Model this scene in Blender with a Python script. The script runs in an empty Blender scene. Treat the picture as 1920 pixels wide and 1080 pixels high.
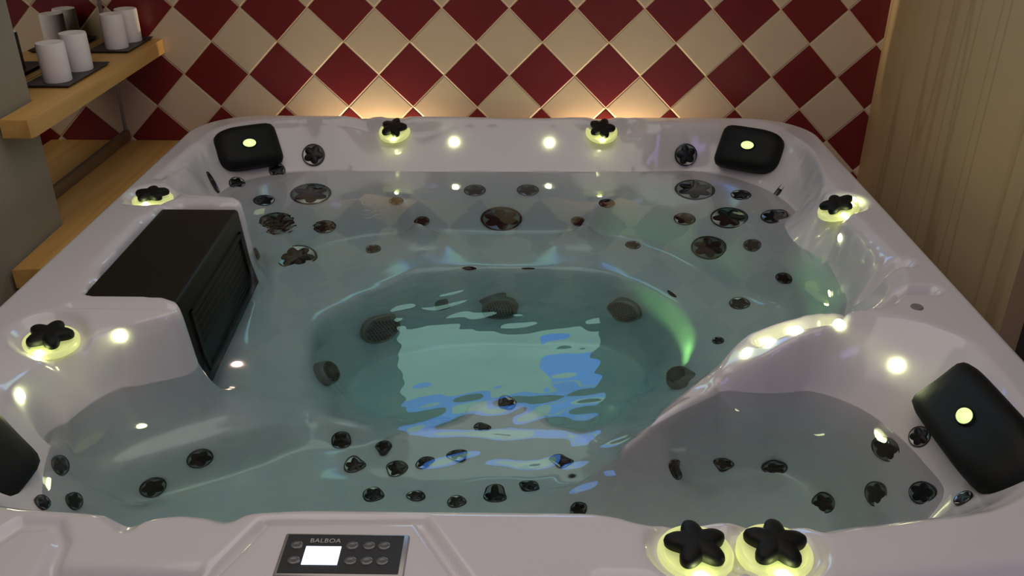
import bpy, bmesh, math, random
import numpy as np
from mathutils import Vector, Matrix
PI=math.pi
C=bpy.context.scene.collection
scn=bpy.context.scene
random.seed(4); rng=np.random.default_rng(7)

# ------------------------------------------------------------------ camera, world, lights
def set_camera():
    yaw,pitch,roll=-0.013472,0.483642,0.001621
    cy,sy,cp,sp,cr,sr=math.cos(yaw),math.sin(yaw),math.cos(pitch),math.sin(pitch),math.cos(roll),math.sin(roll)
    f=Vector((sy*cp,cy*cp,-sp)); r=Vector((cy,-sy,0)); u=r.cross(f)
    r2=cr*r+sr*u; u2=-sr*r+cr*u
    cam=bpy.data.cameras.new('camera'); cam.lens=1671.23/1920*36; cam.sensor_width=36; cam.clip_start=.02
    o=bpy.data.objects.new('camera',cam); C.objects.link(o)
    M=Matrix((r2,u2,-f)).transposed().to_4x4(); M.translation=Vector((-0.0573,-2.8829,1.6585)); o.matrix_world=M
    scn.camera=o
set_camera()
scn.view_settings.view_transform='Standard'; scn.view_settings.look='None'
scn.view_settings.exposure=0.0; scn.view_settings.gamma=1; scn.view_settings.use_curve_mapping=False
world=bpy.data.worlds.new('world'); scn.world=world; world.use_nodes=True
world.node_tree.nodes['Background'].inputs[0].default_value=(.95,.92,1.0,1)
world.node_tree.nodes['Background'].inputs[1].default_value=.17
scn.cycles.sample_clamp_indirect=20.0
scn.cycles.max_bounces=10; scn.cycles.transmission_bounces=8; scn.cycles.caustics_reflective=False
def area(name,loc,target,size,power,color):
    l=bpy.data.lights.new(name,'AREA'); l.shape='RECTANGLE'; l.size,l.size_y=size; l.energy=power; l.color=color
    o=bpy.data.objects.new(name,l); C.objects.link(o); o.location=loc
    o.rotation_euler=(Vector(target)-Vector(loc)).to_track_quat('-Z','Y').to_euler(); return o
area('ceiling_light',(-.2,-1.9,2.55),(-.2,-1.9,0),(2.0,2.6),20,(1,.90,.80))
area('window_light',(1.0,-3.9,1.9),(.1,-1.4,.7),(1.0,1.2),10,(.50,.36,1))

# ------------------------------------------------------------------ materials
def mat(name,col,rough=.5,metal=0,spec=.5,emit=None,strength=0,bump=0,bscale=200,coat=0,var=0,vscale=8):
    m=bpy.data.materials.new(name); m.use_nodes=True; nt=m.node_tree; b=nt.nodes['Principled BSDF']
    b.inputs['Base Color'].default_value=(*col,1); b.inputs['Roughness'].default_value=rough; b.inputs['Metallic'].default_value=metal
    b.inputs['Specular IOR Level'].default_value=spec; b.inputs['Coat Weight'].default_value=coat; b.inputs['Coat Roughness'].default_value=.05
    if emit: b.inputs['Emission Color'].default_value=(*emit,1); b.inputs['Emission Strength'].default_value=strength
    tc=nt.nodes.new('ShaderNodeTexCoord')
    if var:
        n=nt.nodes.new('ShaderNodeTexNoise'); n.inputs['Scale'].default_value=vscale; n.inputs['Detail'].default_value=4
        nt.links.new(tc.outputs['Object'],n.inputs['Vector'])
        mx=nt.nodes.new('ShaderNodeMix'); mx.data_type='RGBA'; mx.inputs[6].default_value=(*[c*(1-var) for c in col],1); mx.inputs[7].default_value=(*[min(1,c*(1+var)) for c in col],1)
        nt.links.new(n.outputs['Fac'],mx.inputs[0]); nt.links.new(mx.outputs[2],b.inputs['Base Color'])
    if bump:
        n=nt.nodes.new('ShaderNodeTexNoise'); n.inputs['Scale'].default_value=bscale; n.inputs['Detail'].default_value=3
        bp=nt.nodes.new('ShaderNodeBump'); bp.inputs['Strength'].default_value=bump; bp.inputs['Distance'].default_value=.002
        nt.links.new(tc.outputs['Object'],n.inputs['Vector']); nt.links.new(n.outputs['Fac'],bp.inputs['Height']); nt.links.new(bp.outputs[0],b.inputs['Normal'])
    return m
class NT:
    def __init__(s,m): s.t=m.node_tree
    def math(s,op,a,b=None,c=None):
        n=s.t.nodes.new('ShaderNodeMath'); n.operation=op
        for i,v in enumerate((a,b,c)):
            if v is None: continue
            if isinstance(v,(int,float)): n.inputs[i].default_value=v
            else: s.t.links.new(v,n.inputs[i])
        return n.outputs[0]
    def mix(s,f,a,b):
        n=s.t.nodes.new('ShaderNodeMix'); n.data_type='RGBA'
        for i,v in ((0,f),(6,a),(7,b)):
            if isinstance(v,tuple): n.inputs[i].default_value=(*v,1)
            elif isinstance(v,(int,float)): n.inputs[i].default_value=v
            else: s.t.links.new(v,n.inputs[i])
        return n.outputs[2]
def tile_material():
    m=bpy.data.materials.new('diamond_tiles'); m.use_nodes=True; t=NT(m); nt=m.node_tree; b=nt.nodes['Principled BSDF']
    g=nt.nodes.new('ShaderNodeNewGeometry'); sx=nt.nodes.new('ShaderNodeSeparateXYZ'); nt.links.new(g.outputs['Position'],sx.inputs[0])
    D=.15*2**.5
    z=t.math('SUBTRACT',sx.outputs[2],1.135)
    a=t.math('ADD',t.math('DIVIDE',t.math('ADD',sx.outputs[0],z),D),.5); c=t.math('ADD',t.math('DIVIDE',t.math('SUBTRACT',sx.outputs[0],z),D),.5)
    ck=t.math('FLOORED_MODULO',t.math('ADD',t.math('FLOOR',a),t.math('FLOOR',c)),2)
    da=t.math('ABSOLUTE',t.math('SUBTRACT',t.math('FRACT',a),.5)); dc=t.math('ABSOLUTE',t.math('SUBTRACT',t.math('FRACT',c),.5))
    e=t.math('MAXIMUM',da,dc)
    gr=t.math('GREATER_THAN',e,.488)
    n=nt.nodes.new('ShaderNodeTexNoise'); n.inputs['Scale'].default_value=9
    nt.links.new(g.outputs['Position'],n.inputs['Vector'])
    red=t.mix(n.outputs['Fac'],(.14,.010,.012),(.20,.018,.018)); cr=t.mix(n.outputs['Fac'],(.62,.48,.31),(.70,.56,.38))
    col=t.mix(gr,t.mix(ck,red,cr),(.60,.45,.26))
    nt.links.new(col,b.inputs['Base Color'])
    nt.links.new(t.math('ADD',t.math('MULTIPLY',gr,.4),.30),b.inputs['Roughness'])
    h=t.math('SMOOTH_MIN',t.math('MULTIPLY',t.math('SUBTRACT',.5,e),40),1.0,.2)
    bp=nt.nodes.new('ShaderNodeBump'); bp.inputs['Strength'].default_value=.6; bp.inputs['Distance'].default_value=.003
    nt.links.new(h,bp.inputs['Height']); nt.links.new(bp.outputs[0],b.inputs['Normal'])
    return m
def grain_material(name,c1,c2,scale,rough=.5,streak=.5):
    """long grain streaks along local axis with the smallest scale"""
    m=bpy.data.materials.new(name); m.use_nodes=True; t=NT(m); nt=m.node_tree; b=nt.nodes['Principled BSDF']
    tc=nt.nodes.new('ShaderNodeTexCoord'); mp=nt.nodes.new('ShaderNodeMapping'); mp.inputs['Scale'].default_value=scale
    nt.links.new(tc.outputs['Object'],mp.inputs[0])
    n=nt.nodes.new('ShaderNodeTexNoise'); n.inputs['Scale'].default_value=1; n.inputs['Detail'].default_value=5; n.inputs['Distortion'].default_value=.6
    nt.links.new(mp.outputs[0],n.inputs['Vector'])
    r=nt.nodes.new('ShaderNodeMapRange'); r.inputs[1].default_value=.5-.5*streak; r.inputs[2].default_value=.5+.25*streak
    nt.links.new(n.outputs['Fac'],r.inputs[0])
    nt.links.new(t.mix(r.outputs[0],c2,c1),b.inputs['Base Color']); b.inputs['Roughness'].default_value=rough
    return m
def water_material():
    m=bpy.data.materials.new('spa_water'); m.use_nodes=True; nt=m.node_tree
    for n in list(nt.nodes):
        if n.type!='OUTPUT_MATERIAL': nt.nodes.remove(n)
    out=nt.nodes[0]; g=nt.nodes.new('ShaderNodeBsdfGlass'); g.inputs['IOR'].default_value=1.33; g.inputs['Roughness'].default_value=0
    g.inputs['Color'].default_value=(1,1,1,1)
    tc=nt.nodes.new('ShaderNodeTexCoord'); n=nt.nodes.new('ShaderNodeTexNoise'); n.inputs['Scale'].default_value=14; n.inputs['Detail'].default_value=2
    bp=nt.nodes.new('ShaderNodeBump'); bp.inputs['Strength'].default_value=.02; bp.inputs['Distance'].default_value=.01
    nt.links.new(tc.outputs['Object'],n.inputs['Vector']); nt.links.new(n.outputs['Fac'],bp.inputs['Height']); nt.links.new(bp.outputs[0],g.inputs['Normal'])
    nt.links.new(g.outputs[0],out.inputs['Surface'])
    v=nt.nodes.new('ShaderNodeVolumeAbsorption'); v.inputs['Color'].default_value=(.10,.93,.86,1); v.inputs['Density'].default_value=.68
    nt.links.new(v.outputs[0],out.inputs['Volume'])
    return m
M_TILE=tile_material()
M_ACR=mat('pearl_acrylic',(.66,.63,.64),.16,spec=.5,coat=.3,var=.04,vscale=5)
M_CAB=mat('cabinet_panel',(.25,.2,.17),.6)
M_BLK=mat('black_plastic',(.012,.012,.012),.45)
M_GLOSS=mat('gloss_black',(.010,.010,.010),.12,coat=.5)
M_DISH=mat('smoked_chrome',(.25,.27,.26),.25,metal=.6)
M_STAR=mat('star_nozzle',(.006,.006,.006),.35,spec=.3)
M_FOAM=mat('black_foam',(.006,.007,.006),.55,spec=.22,bump=.25,bscale=60)
M_LID=mat('black_lid',(.010,.009,.005),.5,spec=.22,bump=.2,bscale=120)
M_GREY=mat('grey_grille',(.20,.185,.165),.5)
M_HOLE=mat('grille_hole',(.07,.065,.06),.7)
M_LEDW=mat('led_lens',(.9,.95,.8),.3,emit=(.92,1,.48),strength=38)
M_LEDC=mat('channel_lens',(.9,.95,.8),.3,emit=(.95,1,.5),strength=13)
M_GLINT=mat('warm_glint',(.9,.7,.6),.3,emit=(1,.55,.45),strength=12)  # emission imitates a warm reflection on the water
M_RING=mat('lit_ring',(.75,.82,.35),.25,emit=(.82,.86,.34),strength=.45)
M_GLOW=mat('emblem_lens',(.8,.9,.5),.3,emit=(.75,.9,.35),strength=1.0)
def streaked_panel():
    m=bpy.data.materials.new('cream_panel'); m.use_nodes=True; t=NT(m); nt=m.node_tree; b=nt.nodes['Principled BSDF']
    tc=nt.nodes.new('ShaderNodeTexCoord')
    def noise(sc,det,dist=0):
        mp=nt.nodes.new('ShaderNodeMapping'); mp.inputs['Scale'].default_value=sc; nt.links.new(tc.outputs['Object'],mp.inputs[0])
        n=nt.nodes.new('ShaderNodeTexNoise'); n.inputs['Scale'].default_value=1; n.inputs['Detail'].default_value=det; n.inputs['Distortion'].default_value=dist
        nt.links.new(mp.outputs[0],n.inputs['Vector']); return n.outputs['Fac']
    a=noise((1,9,.5),1); d=t.math('ABSOLUTE',t.math('SUBTRACT',a,.5))
    k=t.math('MULTIPLY',t.math('MAXIMUM',t.math('SUBTRACT',1.0,t.math('MULTIPLY',d,28)),0.0),.55)
    c=t.mix(noise((1,5,1.2),3,.5),(.50,.36,.18),(.60,.45,.24))
    nt.links.new(t.mix(k,c,(.34,.22,.08)),b.inputs['Base Color']); b.inputs['Roughness'].default_value=.6
    return m
M_CREAM=streaked_panel()
M_PLASTER=mat('grey_plaster',(.29,.25,.175),.8,bump=.5,bscale=300,var=.1,vscale=4)
M_WOOD=grain_material('pine_wood',(.62,.37,.11),(.44,.23,.06),(22,1.3,22),.45,.6)
M_WOODD=grain_material('brown_wood',(.20,.125,.06),(.12,.07,.03),(20,1.5,20),.5,.6)
M_MIRROR=mat('mirror_glass',(.82,.84,.80),.02,metal=1)
M_WAX=mat('white_wax',(.85,.78,.72),.6,var=.04,vscale=30)
M_TRAY=mat('dark_slate_tray',(.03,.028,.026),.45)
M_DARK=mat('dark_door',(.035,.032,.04),.6)
M_FLOOR=mat('floor_stone',(.12,.11,.10),.7,var=.2,vscale=3)
M_CEIL=mat('ceiling_paint',(.5,.48,.45),.9)
M_PAINT=mat('wall_paint',(.42,.38,.33),.9)
M_WATER=water_material()
M_LCD=mat('lcd',(.6,.7,1),.3,emit=(.62,.75,1),strength=2.6)
M_TEXT=mat('silver_print',(.45,.45,.45),.4)
M_BTN=mat('button_rubber',(.10,.10,.10),.25,coat=.5)
M_METAL=mat('brushed_trim',(.35,.33,.32),.35,metal=.6)
M_WARM=mat('warm_bulb',(1,.8,.5),.3,emit=(1,.72,.38),strength=10)

# ------------------------------------------------------------------ helpers
def link(name,me,mats,parent=None,loc=None,matrix=None):
    o=bpy.data.objects.new(name,me); C.objects.link(o)
    if isinstance(mats,(list,tuple)):
        for m in mats: me.materials.append(m)
    elif mats and not me.materials: me.materials.append(mats)
    if parent: o.parent=parent
    if loc: o.location=loc
    if matrix is not None: o.matrix_local=matrix
    return o
def obj(name,bm,m,parent=None,loc=None,matrix=None,smooth=True):
    me=bpy.data.meshes.new(name); bmesh.ops.recalc_face_normals(bm,faces=bm.faces); bm.to_mesh(me); bm.free()
    if smooth:
        me.polygons.foreach_set('use_smooth',[True]*len(me.polygons)); me.set_sharp_from_angle(angle=math.radians(38))
    return link(name,me,m,parent,loc,matrix)
def tag(o,label=None,cat=None,group=None,kind=None):
    for k,v in (('label',label),('category',cat),('group',group),('kind',kind)):
        if v: o[k]=v
    return o
def empty(name,loc,label,cat,group=None):
    o=bpy.data.objects.new(name,None); C.objects.link(o); o.location=loc; return tag(o,label,cat,group)
def box(x0,x1,y0,y1,z0,z1,bev=0,seg=2,bm=None):
    bm=bm or bmesh.new()
    r=bmesh.ops.create_cube(bm,size=1)
    for v in r['verts']:
        v.co=Vector(((x0+x1)/2+v.co.x*(x1-x0),(y0+y1)/2+v.co.y*(y1-y0),(z0+z1)/2+v.co.z*(z1-z0)))
    if bev:
        es={e for v in r['verts'] for e in v.link_edges}
        bmesh.ops.bevel(bm,geom=list(es),offset=bev,segments=seg,affect='EDGES',profile=.5)
    return bm
def prism(poly,z0,z1,bev=0,seg=2):
    bm=bmesh.new(); vs=[bm.verts.new((p[0],p[1],z0)) for p in poly]; f=bm.faces.new(vs)
    r=bmesh.ops.extrude_face_region(bm,geom=[f]); 
    for v in r['geom']:
        if isinstance(v,bmesh.types.BMVert): v.co.z=z1
    if bev:
        es=[e for e in bm.edges if abs(e.verts[0].co.z-z1)<1e-6 and abs(e.verts[1].co.z-z1)<1e-6]
        bmesh.ops.bevel(bm,geom=es,offset=bev,segments=seg,affect='EDGES',profile=.5)
    return bm
def lathe(prof,n=32,shape=None,caps=True,bm=None):
    """prof: (r,z) list; shape(theta)->radius multiplier"""
    bm=bm or bmesh.new(); rings=[]
    for r,z in prof:
        if r<1e-6: rings.append([bm.verts.new((0,0,z))]); continue
        rings.append([bm.verts.new((r*(shape(2*PI*i/n) if shape else 1)*math.cos(2*PI*i/n),r*(shape(2*PI*i/n) if shape else 1)*math.sin(2*PI*i/n),z)) for i in range(n)])
    for a,b in zip(rings,rings[1:]):
        for i in range(n):
            j=(i+1)%n
            if len(a)==1: bm.faces.new((a[0],b[i],b[j]))
            elif len(b)==1: bm.faces.new((a[i],a[j],b[0]))
            else: bm.faces.new((a[i],a[j],b[j],b[i]))
    return bm
def star5(depth=.24,sharp=1.0,n=5):
    def f(t):
        c=(1+math.cos(n*t))/2
        return 1-depth*2*(1-c**sharp)
    return f
def frame_from(normal,up=(0,0,1),loc=(0,0,0),spin=0):
    z=Vector(normal).normalized(); x=Vector(up).cross(z)
    if x.length<1e-3: x=Vector((1,0,0))
    x.normalize(); y=z.cross(x)
    M=Matrix((x,y,z)).transposed().to_4x4()@Matrix.Rotation(spin,4,'Z'); M.translation=Vector(loc); return M

# ------------------------------------------------------------------ data of the tub shell (metres, z from the rim)
RIM = [(-1.015, -0.303), (-1.019, -0.253), (-1.010, -0.208), (-0.988, -0.170), (-0.954, -0.140), (-0.909, -0.117), (-0.863, -0.098), (-0.815, -0.082), (-0.764, -0.077), (-0.711, -0.082), (-0.660, -0.076), (-0.612, -0.058), (-0.574, -0.054), (-0.546, -0.063), (-0.515, -0.073), (-0.478, -0.084), (-0.439, -0.086), (-0.396, -0.079), (-0.361, -0.077), (-0.335, -0.078), (-0.313, -0.076), (-0.296, -0.070), (-0.239, -0.065), (-0.144, -0.060), (-0.054, -0.058), (0.027, -0.060), (0.077, -0.064), (0.095, -0.072), (0.116, -0.079), (0.142, -0.085), (0.175, -0.088), (0.214, -0.087), (0.249, -0.079), (0.281, -0.064), (0.307, -0.072), (0.329, -0.101), (0.367, -0.114), (0.423, -0.110), (0.477, -0.107), (0.529, -0.103), (0.582, -0.093), (0.638, -0.074), (0.682, -0.083), (0.717, -0.118), (0.738, -0.162), (0.746, -0.215), (0.754, -0.255), (0.762, -0.283), (0.766, -0.321), (0.767, -0.370), (0.765, -0.418), (0.76, -0.466), (0.748, -0.533), (0.729, -0.621), (0.723, -0.689), (0.731, -0.737), (0.736, -0.783), (0.741, -0.827), (0.745, -0.889), (0.749, -0.967), (0.753, -1.032), (0.757, -1.084), (0.746, -1.151), (0.720, -1.235), (0.683, -1.282), (0.635, -1.293), (0.599, -1.300), (0.577, -1.304), (0.554, -1.307), (0.532, -1.311), (0.505, -1.314), (0.474, -1.315), (0.446, -1.316), (0.421, -1.316), (0.402, -1.317), (0.389, -1.321), (0.379, -1.326), (0.371, -1.330), (0.364, -1.338), (0.357, -1.349), (0.350, -1.364), (0.343, -1.382), (0.343, -1.390), (0.350, -1.389), (0.358, -1.390), (0.366, -1.393), (0.382, -1.396), (0.407, -1.401), (0.435, -1.400), (0.466, -1.392), (0.497, -1.386), (0.528, -1.380), (0.561, -1.371), (0.596, -1.360), (0.632, -1.360), (0.669, -1.372), (0.699, -1.388), (0.722, -1.407), (0.740, -1.426), (0.753, -1.443), (0.761, -1.459), (0.764, -1.475), (0.764, -1.508), (0.763, -1.558), (0.760, -1.607), (0.756, -1.653), (0.752, -1.694), (0.748, -1.729), (0.741, -1.760), (0.732, -1.786), (0.719, -1.808), (0.702, -1.825), (0.683, -1.843), (0.661, -1.860), (0.635, -1.876), (0.605, -1.891), (0.565, -1.902), (0.513, -1.910), (0.474, -1.917), (0.450, -1.922), (0.430, -1.926), (0.415, -1.927), (0.399, -1.930), (0.383, -1.935), (0.371, -1.938), (0.362, -1.941), (0.356, -1.938), (0.351, -1.931), (0.326, -1.925), (0.282, -1.922), (0.232, -1.921), (0.176, -1.921), (0.143, -1.923), (0.134, -1.928), (0.124, -1.929), (0.112, -1.927), (0.1, -1.923), (0.087, -1.916), (0.070, -1.911), (0.047, -1.908), (-0.009, -1.907), (-0.100, -1.907), (-0.186, -1.907), (-0.266, -1.905), (-0.340, -1.906), (-0.408, -1.910), (-0.446, -1.915), (-0.454, -1.920), (-0.459, -1.927), (-0.463, -1.933), (-0.472, -1.934), (-0.484, -1.929), (-0.501, -1.924), (-0.521, -1.921), (-0.542, -1.921), (-0.563, -1.924), (-0.580, -1.930), (-0.592, -1.938), (-0.599, -1.946), (-0.599, -1.953), (-0.603, -1.954), (-0.610, -1.947), (-0.620, -1.939), (-0.633, -1.929), (-0.643, -1.923), (-0.649, -1.920), (-0.679, -1.917), (-0.730, -1.913), (-0.768, -1.910), (-0.793, -1.906), (-0.819, -1.901), (-0.846, -1.894), (-0.872, -1.880), (-0.898, -1.860), (-0.921, -1.822), (-0.942, -1.767), (-0.953, -1.718), (-0.956, -1.673), (-0.955, -1.639), (-0.952, -1.613), (-0.950, -1.588), (-0.951, -1.563), (-0.950, -1.533), (-0.946, -1.496), (-0.936, -1.464), (-0.918, -1.437), (-0.897, -1.416), (-0.873, -1.400), (-0.846, -1.389), (-0.817, -1.380), (-0.789, -1.372), (-0.762, -1.365), (-0.747, -1.354), (-0.743, -1.338), (-0.747, -1.318), (-0.759, -1.295), (-0.772, -1.279), (-0.788, -1.271), (-0.839, -1.268), (-0.927, -1.269), (-0.974, -1.150), (-0.979, -0.909), (-0.930, -0.792), (-0.829, -0.797), (-0.778, -0.789), (-0.778, -0.769), (-0.782, -0.753), (-0.789, -0.743), (-0.810, -0.735), (-0.847, -0.730), (-0.891, -0.724), (-0.942, -0.718), (-0.978, -0.693), (-0.998, -0.651), (-1.013, -0.599), (-1.021, -0.536), (-1.025, -0.465), (-1.025, -0.384), (-1.022, -0.340), (-1.016, -0.333)]
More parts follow.
